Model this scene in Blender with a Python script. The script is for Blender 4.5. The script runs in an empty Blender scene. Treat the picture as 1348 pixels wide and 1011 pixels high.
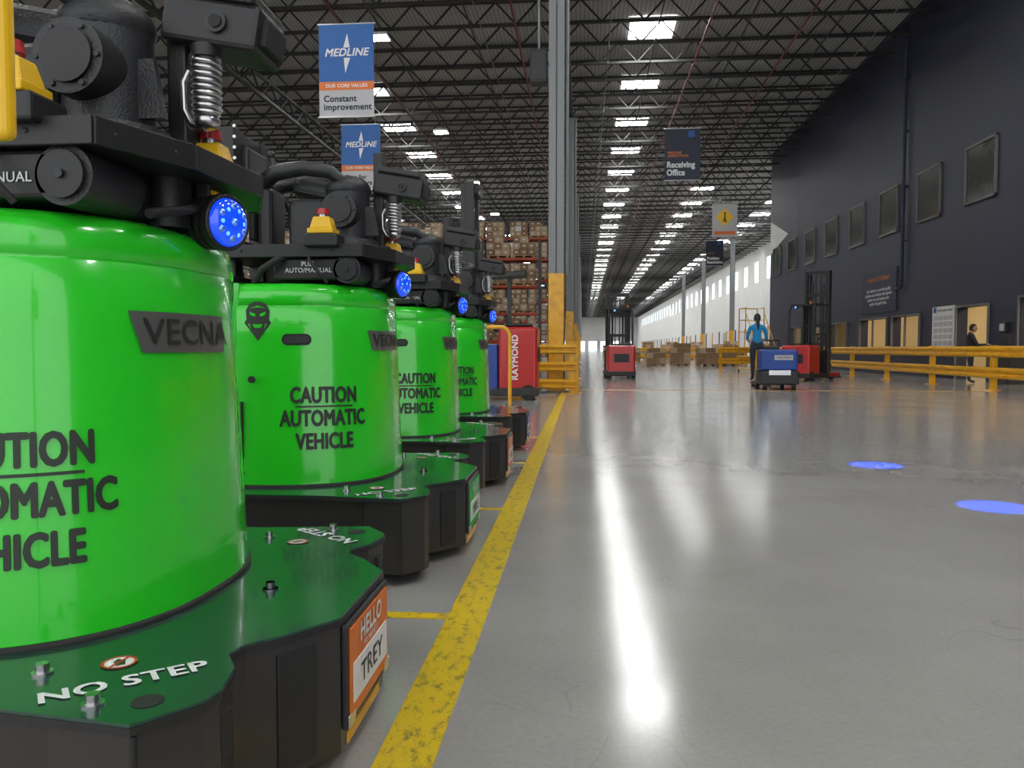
import bpy, bmesh, math, random
from mathutils import Vector, Matrix, Euler
random.seed(7)
scene=bpy.context.scene
try:
    scene.view_settings.view_transform='Standard'
    scene.view_settings.exposure=0.0
except Exception: pass

# ------------------------------------------------------------ materials
def mat(name,col,rough=0.5,metal=0.0,emit=None,estr=0.0,coat=0.0,noise=None,bump=None,spec=None):
    m=bpy.data.materials.new(name); m.use_nodes=True
    nt=m.node_tree; b=nt.nodes['Principled BSDF']
    b.inputs['Base Color'].default_value=(*col,1)
    b.inputs['Roughness'].default_value=rough
    b.inputs['Metallic'].default_value=metal
    if coat: 
        b.inputs['Coat Weight'].default_value=coat; b.inputs['Coat Roughness'].default_value=0.06
    if spec is not None: b.inputs['Specular IOR Level'].default_value=spec
    if emit:
        b.inputs['Emission Color'].default_value=(*emit,1); b.inputs['Emission Strength'].default_value=estr
    if noise or bump:
        tc=nt.nodes.new('ShaderNodeTexCoord')
    if noise:
        sc,col2,lo,hi=noise
        n=nt.nodes.new('ShaderNodeTexNoise'); n.inputs['Scale'].default_value=sc; n.inputs['Detail'].default_value=6
        r=nt.nodes.new('ShaderNodeValToRGB'); r.color_ramp.elements[0].position=lo; r.color_ramp.elements[1].position=hi
        r.color_ramp.elements[0].color=(*col2,1); r.color_ramp.elements[1].color=(*col,1)
        nt.links.new(tc.outputs['Object'],n.inputs['Vector']); nt.links.new(n.outputs['Fac'],r.inputs['Fac'])
        nt.links.new(r.outputs['Color'],b.inputs['Base Color'])
    if bump:
        sc,st=bump
        n=nt.nodes.new('ShaderNodeTexNoise'); n.inputs['Scale'].default_value=sc; n.inputs['Detail'].default_value=3
        bp=nt.nodes.new('ShaderNodeBump'); bp.inputs['Strength'].default_value=st; bp.inputs['Distance'].default_value=0.01
        nt.links.new(tc.outputs['Object'],n.inputs['Vector']); nt.links.new(n.outputs['Fac'],bp.inputs['Height'])
        nt.links.new(bp.outputs['Normal'],b.inputs['Normal'])
    return m

GREEN=mat('green_paint',(0.022,0.62,0.018),0.22,coat=0.8)
DECK=mat('dark_green_deck',(0.014,0.046,0.031),0.20,coat=0.4,noise=(30,(0.019,0.058,0.040),0.4,0.6))
BLACK=mat('black_metal',(0.020,0.020,0.021),0.42,0.2,bump=(220,0.15))
BLACK2=mat('black_rubber',(0.012,0.012,0.012),0.7)
CAST=mat('cast_black',(0.030,0.031,0.033),0.38,0.3,bump=(160,0.3))
SKIRT=mat('skirt_metal',(0.050,0.046,0.046),0.30,0.4)
INK=mat('print_ink',(0.020,0.028,0.020),0.45)
STEEL=mat('steel',(0.55,0.55,0.56),0.28,1.0)
PLATE=mat('grey_plate',(0.17,0.17,0.165),0.35,0.5)
YEL=mat('safety_yellow',(0.74,0.38,0.008),0.35,coat=0.2,noise=(6,(0.58,0.28,0.008),0.3,0.55))
ESTOPY=mat('estop_yellow',(0.78,0.46,0.008),0.35)
RED=mat('red_paint',(0.42,0.012,0.012),0.35,coat=0.3)
WHITE=mat('white_vinyl',(0.66,0.66,0.66),0.5)
CREAM=mat('white_wall_paint',(0.78,0.78,0.77),0.7,noise=(0.4,(0.70,0.70,0.69),0.3,0.7))
ORANGE=mat('orange_vinyl',(0.62,0.15,0.02),0.5)
BANBLUE=mat('banner_blue',(0.018,0.105,0.33),0.6)
NAVY=mat('navy_vinyl',(0.012,0.018,0.042),0.55)
GREY=mat('grey_fabric',(0.42,0.42,0.43),0.6)
NAVYWALL=mat('navy_wall_paint',(0.014,0.018,0.040),0.5,noise=(0.35,(0.017,0.021,0.045),0.3,0.7))
COLGREY=mat('column_grey',(0.20,0.21,0.22),0.5)
JOIST=mat('joist_steel',(0.018,0.0175,0.017),0.6)
BLUEB=mat('blue_case',(0.010,0.05,0.26),0.4)
CARD=mat('cardboard',(0.33,0.21,0.115),0.8,noise=(1.3,(0.23,0.14,0.075),0.35,0.65))
CARD2=mat('cardboard_light',(0.46,0.34,0.22),0.8)
WOOD=mat('pallet_wood',(0.38,0.25,0.12),0.8)
RACKO=mat('rack_orange',(0.42,0.05,0.012),0.5)
RACKB=mat('rack_upright',(0.04,0.05,0.07),0.5)
SKIN=mat('skin_tone',(0.38,0.21,0.14),0.55)
HAIR=mat('dark_hair',(0.010,0.008,0.007),0.5)
SHIRT=mat('blue_shirt',(0.008,0.20,0.42),0.8)
PANTS=mat('dark_jeans',(0.022,0.026,0.038),0.85)
DARKC=mat('dark_jacket',(0.014,0.016,0.02),0.85)
SHOE=mat('shoe_black',(0.02,0.02,0.02),0.5)
LIPS=mat('lips',(0.35,0.10,0.09),0.5)
LED=mat('led_blue_lens',(0.005,0.03,0.35),0.08,emit=(0.005,0.07,0.9),estr=0.9,coat=1.0)
LEDW=mat('led_blue_core',(0.1,0.3,1),0.2,emit=(0.06,0.28,1.0),estr=1.9)
LEDC=mat('led_reflector',(0.25,0.45,0.9),0.15,0.8,emit=(0.02,0.10,0.7),estr=0.4)
LEDG=mat('led_green',(0.0,0.5,0.05),0.2,emit=(0.0,1,0.1),estr=1.5)
SKYL=mat('skylight_diffuser',(0.9,0.9,0.9),0.5,emit=(0.99,0.99,0.97),estr=40)
DAY=mat('daylight_glass',(0.8,0.85,0.9),0.3,emit=(0.80,0.91,1.0),estr=2.0)
WARM=mat('office_panel',(0.8,0.7,0.5),0.5,emit=(1,0.80,0.50),estr=15)
OFFW=mat('office_wall',(0.62,0.50,0.31),0.7)
GLASSD=mat('window_pane_dim',(0.055,0.056,0.048),0.12,noise=(1.5,(0.03,0.033,0.03),0.3,0.7))
FRAME=mat('window_frame',(0.12,0.118,0.11),0.5)
REDPIPE=mat('sprinkler_red',(0.16,0.012,0.012),0.5)
TAGG=mat('tag_green',(0.02,0.36,0.05),0.5)
ORTAPE=mat('orange_tape',(0.5,0.25,0.05),0.4)

def tape():
    m=bpy.data.materials.new('floor_tape'); m.use_nodes=True; nt=m.node_tree; b=nt.nodes['Principled BSDF']
    tc=nt.nodes.new('ShaderNodeTexCoord'); mp=nt.nodes.new('ShaderNodeMapping'); mp.inputs['Scale'].default_value=(16,7,1)
    n=nt.nodes.new('ShaderNodeTexNoise'); n.inputs['Scale'].default_value=1.9; n.inputs['Detail'].default_value=10; n.inputs['Roughness'].default_value=0.78
    r=nt.nodes.new('ShaderNodeValToRGB'); r.color_ramp.elements[0].position=0.38; r.color_ramp.elements[0].color=(0.15,0.12,0.05,1)
    r.color_ramp.elements[1].position=0.49; r.color_ramp.elements[1].color=(0.62,0.44,0.012,1)
    nt.links.new(tc.outputs['Object'],mp.inputs['Vector']); nt.links.new(mp.outputs['Vector'],n.inputs['Vector'])
    nt.links.new(n.outputs['Fac'],r.inputs['Fac']); nt.links.new(r.outputs['Color'],b.inputs['Base Color'])
    b.inputs['Roughness'].default_value=0.30
    return m
TAPE=tape()

def floor_mat():
    m=bpy.data.materials.new('polished_concrete'); m.use_nodes=True; nt=m.node_tree; b=nt.nodes['Principled BSDF']
    tc=nt.nodes.new('ShaderNodeTexCoord')
    n=nt.nodes.new('ShaderNodeTexNoise'); n.inputs['Scale'].default_value=0.9; n.inputs['Detail'].default_value=10; n.inputs['Roughness'].default_value=0.62
    r=nt.nodes.new('ShaderNodeValToRGB'); r.color_ramp.elements[0].position=0.3; r.color_ramp.elements[1].position=0.7
    r.color_ramp.elements[0].color=(0.268,0.262,0.250,1); r.color_ramp.elements[1].color=(0.322,0.316,0.302,1)
    n2=nt.nodes.new('ShaderNodeTexNoise'); n2.inputs['Scale'].default_value=60; n2.inputs['Detail'].default_value=4
    r2=nt.nodes.new('ShaderNodeMapRange'); r2.inputs[3].default_value=0.86; r2.inputs[4].default_value=1.12
    mx=nt.nodes.new('ShaderNodeMix'); mx.data_type='RGBA'; mx.blend_type='MULTIPLY'; mx.inputs[0].default_value=1
    L=nt.links.new
    L(tc.outputs['Object'],n.inputs['Vector']); L(tc.outputs['Object'],n2.inputs['Vector'])
    L(n.outputs['Fac'],r.inputs['Fac']); L(n2.outputs['Fac'],r2.inputs[0]); L(r.outputs['Color'],mx.inputs[6]); L(r2.outputs[0],mx.inputs[7])
    prev=mx.outputs[2]
    for sc,rot,dark in (((1.6,0.5,1),0.5,0.80),((0.7,2.6,1),-0.3,0.84),((3.0,2.4,1),1.1,0.86)):
        mp=nt.nodes.new('ShaderNodeMapping'); mp.inputs['Scale'].default_value=sc; mp.inputs['Rotation'].default_value=(0,0,rot)
        v=nt.nodes.new('ShaderNodeTexVoronoi'); v.feature='DISTANCE_TO_EDGE'; v.inputs['Scale'].default_value=1.3
        dn=nt.nodes.new('ShaderNodeTexNoise'); dn.inputs['Scale'].default_value=1.3; dn.inputs['Detail'].default_value=2
        add=nt.nodes.new('ShaderNodeVectorMath'); add.operation='ADD'
        r3=nt.nodes.new('ShaderNodeMapRange'); r3.inputs[1].default_value=0.0; r3.inputs[2].default_value=0.004; r3.inputs[3].default_value=dark; r3.inputs[4].default_value=1.0
        mx2=nt.nodes.new('ShaderNodeMix'); mx2.data_type='RGBA'; mx2.blend_type='MULTIPLY'
        nm=nt.nodes.new('ShaderNodeTexNoise'); nm.inputs['Scale'].default_value=0.8; mr=nt.nodes.new('ShaderNodeMapRange'); mr.inputs[1].default_value=0.5; mr.inputs[2].default_value=0.6
        L(tc.outputs['Object'],mp.inputs['Vector']); L(tc.outputs['Object'],dn.inputs['Vector']); L(mp.outputs['Vector'],add.inputs[0]); L(dn.outputs['Color'],add.inputs[1])
        L(add.outputs[0],v.inputs['Vector']); L(v.outputs['Distance'],r3.inputs[0]); L(tc.outputs['Object'],nm.inputs['Vector']); L(nm.outputs['Fac'],mr.inputs[0]); L(mr.outputs[0],mx2.inputs[0])
        L(prev,mx2.inputs[6]); L(r3.outputs[0],mx2.inputs[7]); prev=mx2.outputs[2]
    L(prev,b.inputs['Base Color'])
    rr=nt.nodes.new('ShaderNodeMapRange'); rr.inputs[1].default_value=0.3; rr.inputs[2].default_value=0.7; rr.inputs[3].default_value=0.125; rr.inputs[4].default_value=0.185
    L(n.outputs['Fac'],rr.inputs[0]); L(rr.outputs[0],b.inputs['Roughness'])
    b.inputs['Specular IOR Level'].default_value=0.9
    n4=nt.nodes.new('ShaderNodeTexNoise'); n4.inputs['Scale'].default_value=2.2; n4.inputs['Detail'].default_value=3
    bp=nt.nodes.new('ShaderNodeBump'); bp.inputs['Strength'].default_value=0.05; bp.inputs['Distance'].default_value=0.012
    L(tc.outputs['Object'],n4.inputs['Vector']); L(n4.outputs['Fac'],bp.inputs['Height']); L(bp.outputs['Normal'],b.inputs['Normal'])
    return m
FLOOR=floor_mat()

def ceil_mat():
    m=bpy.data.materials.new('roof_deck'); m.use_nodes=True; nt=m.node_tree; b=nt.nodes['Principled BSDF']
    b.inputs['Roughness'].default_value=0.7
    tc=nt.nodes.new('ShaderNodeTexCoord'); w=nt.nodes.new('ShaderNodeTexWave'); w.bands_direction='X'; w.inputs['Scale'].default_value=2.0
    r=nt.nodes.new('ShaderNodeValToRGB'); r.color_ramp.elements[0].color=(0.30,0.30,0.29,1); r.color_ramp.elements[1].color=(0.46,0.46,0.445,1)
    nt.links.new(tc.outputs['Object'],w.inputs['Vector']); nt.links.new(w.outputs['Fac'],r.inputs['Fac']); nt.links.new(r.outputs['Color'],b.inputs['Base Color'])
    return m
DECKM=ceil_mat()

# ------------------------------------------------------------ mesh builder
class B:
    def __init__(s): s.v=[]; s.f=[]; s.m=[]; s.sm=[]; s.mats=[]
    def mi(s,m):
        if m not in s.mats: s.mats.append(m)
        return s.mats.index(m)
    def raw(s,vs,fs,m,smooth=False,M=None):
        o=len(s.v); k=s.mi(m)
        for v in vs:
            v=Vector(v)
            if M is not None: v=M@v
            s.v.append(v)
        for f in fs:
            s.f.append([i+o for i in f]); s.m.append(k); s.sm.append(smooth)
    def bmadd(s,bm,m,smooth=False,M=None):
        bm.verts.ensure_lookup_table(); bm.verts.index_update()
        s.raw([v.co.copy() for v in bm.verts],[[v.index for v in f.verts] for f in bm.faces],m,smooth,M); bm.free()
    def box(s,c,d,m,bev=0.0,rot=None,M=None,seg=2,taper=None):
        bm=bmesh.new(); bmesh.ops.create_cube(bm,size=1.0)
        for v in bm.verts:
            tx=ty=1.0
            if taper and v.co.z>0: tx,ty=taper
            v.co=Vector((v.co.x*d[0]*tx,v.co.y*d[1]*ty,v.co.z*d[2]))
        if bev>0: bmesh.ops.bevel(bm,geom=bm.edges[:],offset=bev,segments=seg,affect='EDGES',profile=0.5)
        T=Matrix.Translation(c)
        if rot: T=T@Euler([math.radians(a) for a in rot]).to_matrix().to_4x4()
        if M is not None: T=M@T
        s.bmadd(bm,m,False,T)
    def mm(s,a,b_,m,bev=0.0):
        c=[(a[i]+b_[i])/2 for i in range(3)]; d=[abs(b_[i]-a[i]) for i in range(3)]
        s.box(c,d,m,bev)
    def cyl(s,p0,p1,r0,m,r1=None,seg=20,caps=True):
        if r1 is None: r1=r0
        p0=Vector(p0);p1=Vector(p1); d=(p1-p0).normalized()
        a=d.orthogonal().normalized(); b_=d.cross(a)
        vs=[];fs=[]
        for p,r in((p0,r0),(p1,r1)):
            for i in range(seg):
                t=2*math.pi*i/seg; vs.append(p+(a*math.cos(t)+b_*math.sin(t))*r)
        for i in range(seg):
            j=(i+1)%seg; fs.append([i,j,seg+j,seg+i])
        s.raw(vs,fs,m,True)
        if caps:
            s.raw(vs[:seg],[list(range(seg))[::-1]],m); s.raw(vs[seg:],[list(range(seg))],m)
    def strut(s,p0,p1,w,m):
        s.cyl(p0,p1,w*0.707,m,seg=4,caps=False)
    def tube(s,path,r,m,seg=10,closed=False):
        P=[Vector(p) for p in path]; n=len(P); vs=[];fs=[]
        rs=r if isinstance(r,(list,tuple)) else [r]*n
        up=None
        for i,p in enumerate(P):
            if closed: d=(P[(i+1)%n]-P[i-1]).normalized()
            else: d=(P[min(i+1,n-1)]-P[max(i-1,0)]).normalized()
            if up is None: a=d.orthogonal().normalized()
            else:
                a=(up-d*up.dot(d))
                a=a.normalized() if a.length>1e-5 else d.orthogonal().normalized()
            up=a; b_=d.cross(a)
            for k in range(seg):
                t=2*math.pi*k/seg; vs.append(p+(a*math.cos(t)+b_*math.sin(t))*rs[i])
        for i in range(n if closed else n-1):
            i2=(i+1)%n
            for k in range(seg):
                k2=(k+1)%seg; fs.append([i*seg+k,i*seg+k2,i2*seg+k2,i2*seg+k])
        s.raw(vs,fs,m,True)
        if not closed:
            s.raw(vs[:seg],[list(range(seg))[::-1]],m); s.raw(vs[-seg:],[list(range(seg))],m)
    def sph(s,c,r,m,seg=16,M=None):
        bm=bmesh.new(); bmesh.ops.create_uvsphere(bm,u_segments=seg,v_segments=max(6,seg//2+2),radius=1.0)
        rr=(r,r,r) if not isinstance(r,(tuple,list)) else r
        for v in bm.verts: v.co=Vector((c[0]+v.co.x*rr[0],c[1]+v.co.y*rr[1],c[2]+v.co.z*rr[2]))
        s.bmadd(bm,m,True,M)
    def prism(s,poly,z0,z1,m,mtop=None,M=None):
        n=len(poly)
        lo=[(p[0],p[1],z0) for p in poly]; hi=[(p[0],p[1],z1) for p in poly]
        s.raw(lo,[list(range(n))[::-1]],m,False,M); s.raw(hi,[list(range(n))],mtop or m,False,M)
        s.raw(lo+hi,[[i,(i+1)%n,n+(i+1)%n,n+i] for i in range(n)],m,False,M)
    def text(s,string,size,M,m,align='CENTER',bold=0.018,shear=0.0,wrap=None,sx=1.0):
        # lettering thickened with slightly stacked copies so no two layers are coplanar
        offs=((0,0),) if bold<=0 else ((0,0),(1,0),(-1,0),(0,1),(0,-1),(0.7,0.7),(-0.7,0.7),(0.7,-0.7),(-0.7,-0.7)) if wrap else ((0.8,0.8),(-0.8,0.8),(0.8,-0.8),(-0.8,-0.8))
        for q,(ox,oy) in enumerate(offs):
            bm=text_bm(string,size,align,shear)
            for v in bm.verts: v.co.x=v.co.x*sx+ox*bold*size; v.co.y+=oy*bold*size
            if wrap: wrap(bm,q*0.00015); s.bmadd(bm,m)
            else:
                for v in bm.verts: v.co.z+=q*0.004*size
                s.bmadd(bm,m,False,M)
    def done(s,name,loc=(0,0,0),rz=0.0,parent=None):
        me=bpy.data.meshes.new(name); me.from_pydata([tuple(v) for v in s.v],[],s.f)
        for m in s.mats: me.materials.append(m)
        me.polygons.foreach_set('material_index',s.m); me.polygons.foreach_set('use_smooth',s.sm)
        me.update()
        o=bpy.data.objects.new(name,me); scene.collection.objects.link(o)
        o.location=loc; o.rotation_euler=(0,0,rz)
        if parent: o.parent=parent
        return o
TC={}
def text_bm(string,size,align='CENTER',shear=0.0):
    key=(string,size,align,shear)
    if key not in TC:
        cu=bpy.data.curves.new('t','FONT'); cu.body=string; cu.size=size; cu.align_x=align; cu.align_y='CENTER'
        cu.resolution_u=3; cu.shear=shear; cu.space_line=0.95; cu.space_character=1.04
        ob=bpy.data.objects.new('t',cu); scene.collection.objects.link(ob)
        dg=bpy.context.evaluated_depsgraph_get(); me=bpy.data.meshes.new_from_object(ob.evaluated_get(dg))
        TC[key]=([v.co.copy() for v in me.vertices],[list(p.vertices) for p in me.polygons])
        bpy.data.objects.remove(ob); bpy.data.curves.remove(cu); bpy.data.meshes.remove(me)
    vs,fs=TC[key]; bm=bmesh.new(); V=[bm.verts.new(v) for v in vs]
    for f in fs:
        try: bm.faces.new([V[i] for i in f])
        except Exception: pass
    return bm
def poly_bm(poly):
    bm=bmesh.new(); vs=[bm.verts.new((p[0],p[1],0)) for p in poly]; bm.faces.new(vs); return bm

def face_negY(x,y,z):
    return Matrix.Translation((x,y,z))@Euler((math.pi/2,0,0)).to_matrix().to_4x4()
def face_posX(x,y,z):
    return Matrix.Translation((x,y,z))@Euler((math.pi/2,0,math.pi/2)).to_matrix().to_4x4()
def face_negX(x,y,z):
    return Matrix.Translation((x,y,z))@Euler((math.pi/2,0,-math.pi/2)).to_matrix().to_4x4()

# ------------------------------------------------------------ room shell
ZC=13.3; XW=12.0; XR=20.0; YE=53.0; YF=300.0; XL=-46.0; YB=-8.0
b=B(); b.mm((XL,YB,-0.2),(XR,YF,0.0),FLOOR); b.done('floor')
b=B(); b.mm((XL,YB,ZC),(XR,YF,ZC+0.2),DECKM); b.done('ceiling')
b=B(); b.mm((XL-0.3,YB,0),(XL,YF,ZC),CREAM); b.done('wall_left')
b=B(); b.mm((XL,YF,0),(XR,YF+0.3,ZC),CREAM)
for k in range(9): b.mm((-20+k*4.4,YF-0.03,0.2),(-17+k*4.4,YF,3.6),DAY)
b.done('wall_far')

def wall_cells(b,x0,x1,ya,yb,za,zb,ops,m):
    ys=sorted({ya,yb,*[o[0] for o in ops],*[o[1] for o in ops]}); zs=sorted({za,zb,*[o[2] for o in ops],*[o[3] for o in ops]})
    for i in range(len(ys)-1):
        for j in range(len(zs)-1):
            cy=(ys[i]+ys[i+1])/2; cz=(zs[j]+zs[j+1])/2
            if any(o[0]<cy<o[1] and o[2]<cz<o[3] for o in ops): continue
            b.mm((x0,ys[i],zs[j]),(x1,ys[i+1],zs[j+1]),m)
lower=[(37.7,40.5,1.05,2.15),(41.6,44.2,1.05,2.15),(32.9,35.9,1.05,2.2),(29.8,32.3,1.05,2.2),(24.9,26.9,0.0,2.3),(20.6,23.2,0.0,2.4),(45.3,48,1.05,2.15)]
b=B(); wall_cells(b,XW,XW+0.3,YB,YE,0,ZC,lower,NAVYWALL)
b.mm((XW+0.3,YE-0.3,0),(XR,YE,ZC),CREAM)
for y in (22.4,46.5): b.mm((XW-0.006,y,0),(XW,y+0.03,ZC),BLACK)
b.mm((XW+4,YB,0),(XW+4.2,YE-0.3,3.6),OFFW); b.mm((XW+0.3,YB,3.4),(XW+4,YE-0.3,3.6),OFFW)
b.done('wall_right')
b=B()
for y in (18,22,26,30,34,38.5,43,47): b.mm((XW+1.2,y-0.6,3.30),(XW+2.4,y+0.6,3.34),WARM); b.mm((XW+1.15,y-0.65,3.34),(XW+2.45,y+0.65,3.39),WHITE)
b.done('office_ceiling_lights')
wins=[]
y=57.0
while y<280:
    wins.append((y,y+2.2,8.6,11.0)); y+=6.2
docks=[]
y=58.0
while y<280: docks.append((y,y+3.0,0,3.2)); y+=6.2
b=B(); wall_cells(b,XR,XR+0.3,YE,YF,0,ZC,wins,CREAM)
for w in wins: b.mm((XR+0.12,w[0],w[2]),(XR+0.16,w[1],w[3]),DAY)
for i,w in enumerate(docks):
    b.mm((XR-0.05,w[0],0),(XR,w[1],3.2),WHITE if i%3 else GREY)
    b.mm((XR-0.12,w[0]-0.2,0),(XR,w[0]-0.02,3.4),YEL if i%2 else BLACK)
b.mm((XR-0.1,YE,ZC-1.0),(XR,YF,ZC-0.7),CREAM)
b.done('wall_right_far')
b=B(); P=[(48.6,7.75),(52.98,9.1),(52.98,7.0)]
b.raw([(XW-0.02,p[0],p[1]) for p in P]+[(XW-0.001,p[0],p[1]) for p in P],[[0,1,2],[5,4,3],[0,3,4,1],[1,4,5,2],[2,5,3,0]],CREAM); b.done('trim_1')
for i in range(8):
    yc=25.6+3.65*i; b=B()
    b.mm((XW-0.03,yc-0.9,5.55),(XW-0.001,yc+0.9,7.2),GLASSD)
    for a,c in (((yc-0.95,5.48),(yc-0.89,7.27)),((yc+0.89,5.48),(yc+0.95,7.27)),((yc-0.95,5.48),(yc+0.95,5.55)),((yc-0.95,7.20),(yc+0.95,7.27))):
        b.mm((XW-0.07,a[0],a[1]),(XW-0.001,c[0],c[1]),FRAME)
    b.done('window_%d'%(i+1))
for k,o in enumerate(lower):
    b=B(); t=0.06; xa,xb=XW-0.07,XW-0.001
    if o[2]<0.5: xb=XW-0.02
    b.mm((xa,o[0]-t,o[2]),(xb,o[0],o[3]),FRAME); b.mm((xa,o[1],o[2]),(xb,o[1]+t,o[3]),FRAME)
    b.mm((xa,o[0]-t,o[3]),(xb,o[1]+t,o[3]+t),FRAME)
    if o[2]>0.5:
        b.mm((xa,o[0]-t,o[2]-t),(xb,o[1]+t,o[2]),FRAME)
        b.mm((xa,(o[0]+o[1])/2-0.03,o[2]),(xb,(o[0]+o[1])/2+0.03,o[3]),FRAME)
        b.done('window_%d'%(9+k))
    else: b.done('door_%d'%(k-3))

# roof structure : bar joists
b=B(); zt=ZC-0.08; zb=ZC-0.88; x=XL+0.1; step=0.75
b.mm((XL+0.1,-0.06,zt-0.04),(XR-0.1,0.06,zt+0.03),JOIST); b.mm((XL+0.1,-0.06,zb-0.05),(XR-0.1,0.06,zb+0.04),JOIST)
i=0
while x+step<XR:
    if i%2==0: b.strut((x,0,zb),(x+step,0,zt),0.055,JOIST)
    else: b.strut((x,0,zt),(x+step,0,zb),0.055,JOIST)
    x+=step; i+=1
o=b.done('roof_bar_joists',(0,4.0,0))
a=o.modifiers.new('rows','ARRAY'); a.use_relative_offset=False; a.use_constant_offset=True; a.constant_offset_displace=(0,2.05,0); a.count=143
b=B()
for gx,dep in ((-0.62,1.7),(-13.4,1.7),(-26.2,1.7),(-39,1.7)):
    zb2=ZC-0.9; zl=zb2-(dep-0.85)
    b.mm((gx-0.09,0,ZC-1.04),(gx+0.09,YF-0.2,ZC-0.94),JOIST); b.mm((gx-0.09,0,zl-0.1),(gx+0.09,YF-0.2,zl+0.02),JOIST)
    y=0;i=0
    while y<YF-1.3:
        z0,z1=(zl,ZC-0.95) if i%2==0 else (ZC-0.95,zl)
        b.strut((gx,y,z0),(gx,y+1.02,z1),0.07,JOIST); y+=1.02; i+=1
for gx in (-4.0,-7.2,-10.5,2.6,5.7,8.8,-17,-20,15.5):
    b.strut((gx,0,ZC-0.95),(gx,YF-0.2,ZC-0.95),0.04,JOIST)
b.done('roof_girders')
b=B()
for gx in (-2.4,4.3,-8.4,7.6): b.cyl((gx,0,ZC-1.05),(gx,YF-1,ZC-1.05),0.04,REDPIPE,seg=8)
b.done('sprinkler_pipes')
b=B()
for gx in (0.9,-3.6,10.3): b.cyl((gx,0,ZC-1.1),(gx,YF-1,ZC-1.1),0.02,COLGREY,seg=6)
b.done('conduit_runs')

# skylights (diffusers in curbs) and high bay fixtures
b=B(); h=B()
def skyl(rx,y,w=0.88,d=0.75):
    b.mm((rx-w,y-d,ZC-0.07),(rx+w,y+d,ZC-0.03),SKYL)
    for sx in (-1,1): b.mm((rx+sx*w-0.04,y-d-0.05,ZC-0.14),(rx+sx*w+0.04,y+d+0.05,ZC-0.02),WHITE)
    for sy in (-1,1): b.mm((rx-w,y+sy*(d+0.03)-0.03,ZC-0.14),(rx+w,y+sy*(d+0.03)+0.03,ZC-0.02),WHITE)
for rx in (-34,-26,-18,-10.2,2.55,9.0,16.0):  # some far panels are extras, added to brighten white wall and floor reflection
    k=0
    while True:
        y=0.15+6.25*k; k+=1
        if y>292: break
        if rx==2.55 and 24<y<30: continue
        if rx==9.0 and (24<y<60): continue
        if rx==16.0 and (y<56): continue
        if rx==-10.2 and 24<y<37: continue
        if rx<=-18 and (24<y<62 or k%2==0): continue
        skyl(rx,y,0.88,0.9 if (rx==2.55 and 30<y<32) else 0.7)
for rx in (-7.3,-20.5):
    y=3.4 
    while y<290:
        h.mm((rx-0.36,y-0.3,ZC-1.25),(rx+0.36,y+0.3,ZC-1.15),WHITE); h.mm((rx-0.33,y-0.27,ZC-1.27),(rx+0.33,y+0.27,ZC-1.25),SKYL)
        for sx in(-0.3,0.3): h.strut((rx+sx,y,ZC-1.15),(rx+sx,y,ZC-0.9),0.015,BLACK)
        y+=12.5
b.done('skylight_panels'); h.done('high_bay_lights')

def column(x,y,name='steel_column'):
    b=B(); w=0.175; t=0.02
    b.mm((-w,-0.18,0),(w,-0.18+t,ZC-1.9),COLGREY); b.mm((-w,0.18-t,0),(w,0.18,ZC-1.9),COLGREY); b.mm((-0.01,-0.18,0),(0.01,0.18,ZC-1.9),COLGREY)
    b.mm((-0.32,-0.3,0),(0.32,0.3,0.03),COLGREY)
    b.mm((-w-0.02,-0.2,0.03),(w+0.02,-0.181,2.7),YEL); b.mm((-w-0.02,0.181,0.03),(w+0.02,0.2,2.7),YEL); b.mm((-w-0.02,-0.2,0.03),(-w,0.2,2.7),YEL); b.mm((w,-0.2,0.03),(w+0.02,0.2,2.7),YEL)
    b.cyl((w+0.06,0,2.7),(w+0.06,0,ZC-1.9),0.045,COLGREY,seg=10)
    b.mm((-0.3,-0.25,ZC-1.94),(0.3,0.25,ZC-1.86),COLGREY)
    b.done(name,(x,y,0))
for y in (18.4,37,55.6,74,92.5,111,130,148): column(-0.62,y)
for y in (60,78.5,97,116): column(14.2,y)
b=B(); b.box((0,0,0),(0.40,0.35,0.75),BLACK,0.02); b.mm((-0.16,-0.19,-0.3),(0.16,-0.175,0.3),CAST); b.cyl((0,0,0.37),(0,0,4.3),0.03,COLGREY,seg=8)
b.done('electrical_box',(-1.03,18.5,7.4))

# wall sign, board, pipe
xs=XW-0.002
b=B(); b.mm((XW-0.05,31.9,2.45),(xs,35.7,4.15),NAVY)
b.text('MISSION STATEMENT',0.24,face_negX(XW-0.056,33.8,3.8),ORANGE); b.text('Our mission is to provide quality\nproducts and solutions that improve\npatient care and enhance the\nquality of people\'s lives.',0.19,face_negX(XW-0.056,33.8,3.1),WHITE)
b.done('mission_sign')
b=B(); b.mm((XW-0.06,27.05,0.95),(xs,28.65,2.4),WHITE); b.mm((XW-0.065,28.35,2.2),(XW-0.058,28.55,2.38),BANBLUE)
b.text('Performance Center',0.13,face_negX(XW-0.066,27.7,2.27),INK)
for r in range(5):
    for c in range(4): b.mm((XW-0.066,27.12+c*0.37,1.1+r*0.21),(XW-0.06,27.42+c*0.37,1.25+r*0.21),GREY)
b.done('performance_board')
b=B(); b.tube([(XW-0.14,31.2,ZC-0.3),(XW-0.14,31.2,3.5),(XW-0.14,31.24,3.34),(XW-0.14,31.4,3.26),(XW-0.14,31.75,3.24)],0.06,NAVY,seg=12)
for z in (5,7,9,11): b.mm((XW-0.2,31.1,z),(xs,31.3,z+0.06),NAVY)
b.done('drain_pipe')
b=B(); b.mm((XW-0.12,23.75,1.45),(xs,24.1,1.75),BLACK,0.02); b.mm((XW-0.13,23.8,1.5),(XW-0.12,24.05,1.7),GREY); b.done('time_clock')

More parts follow.
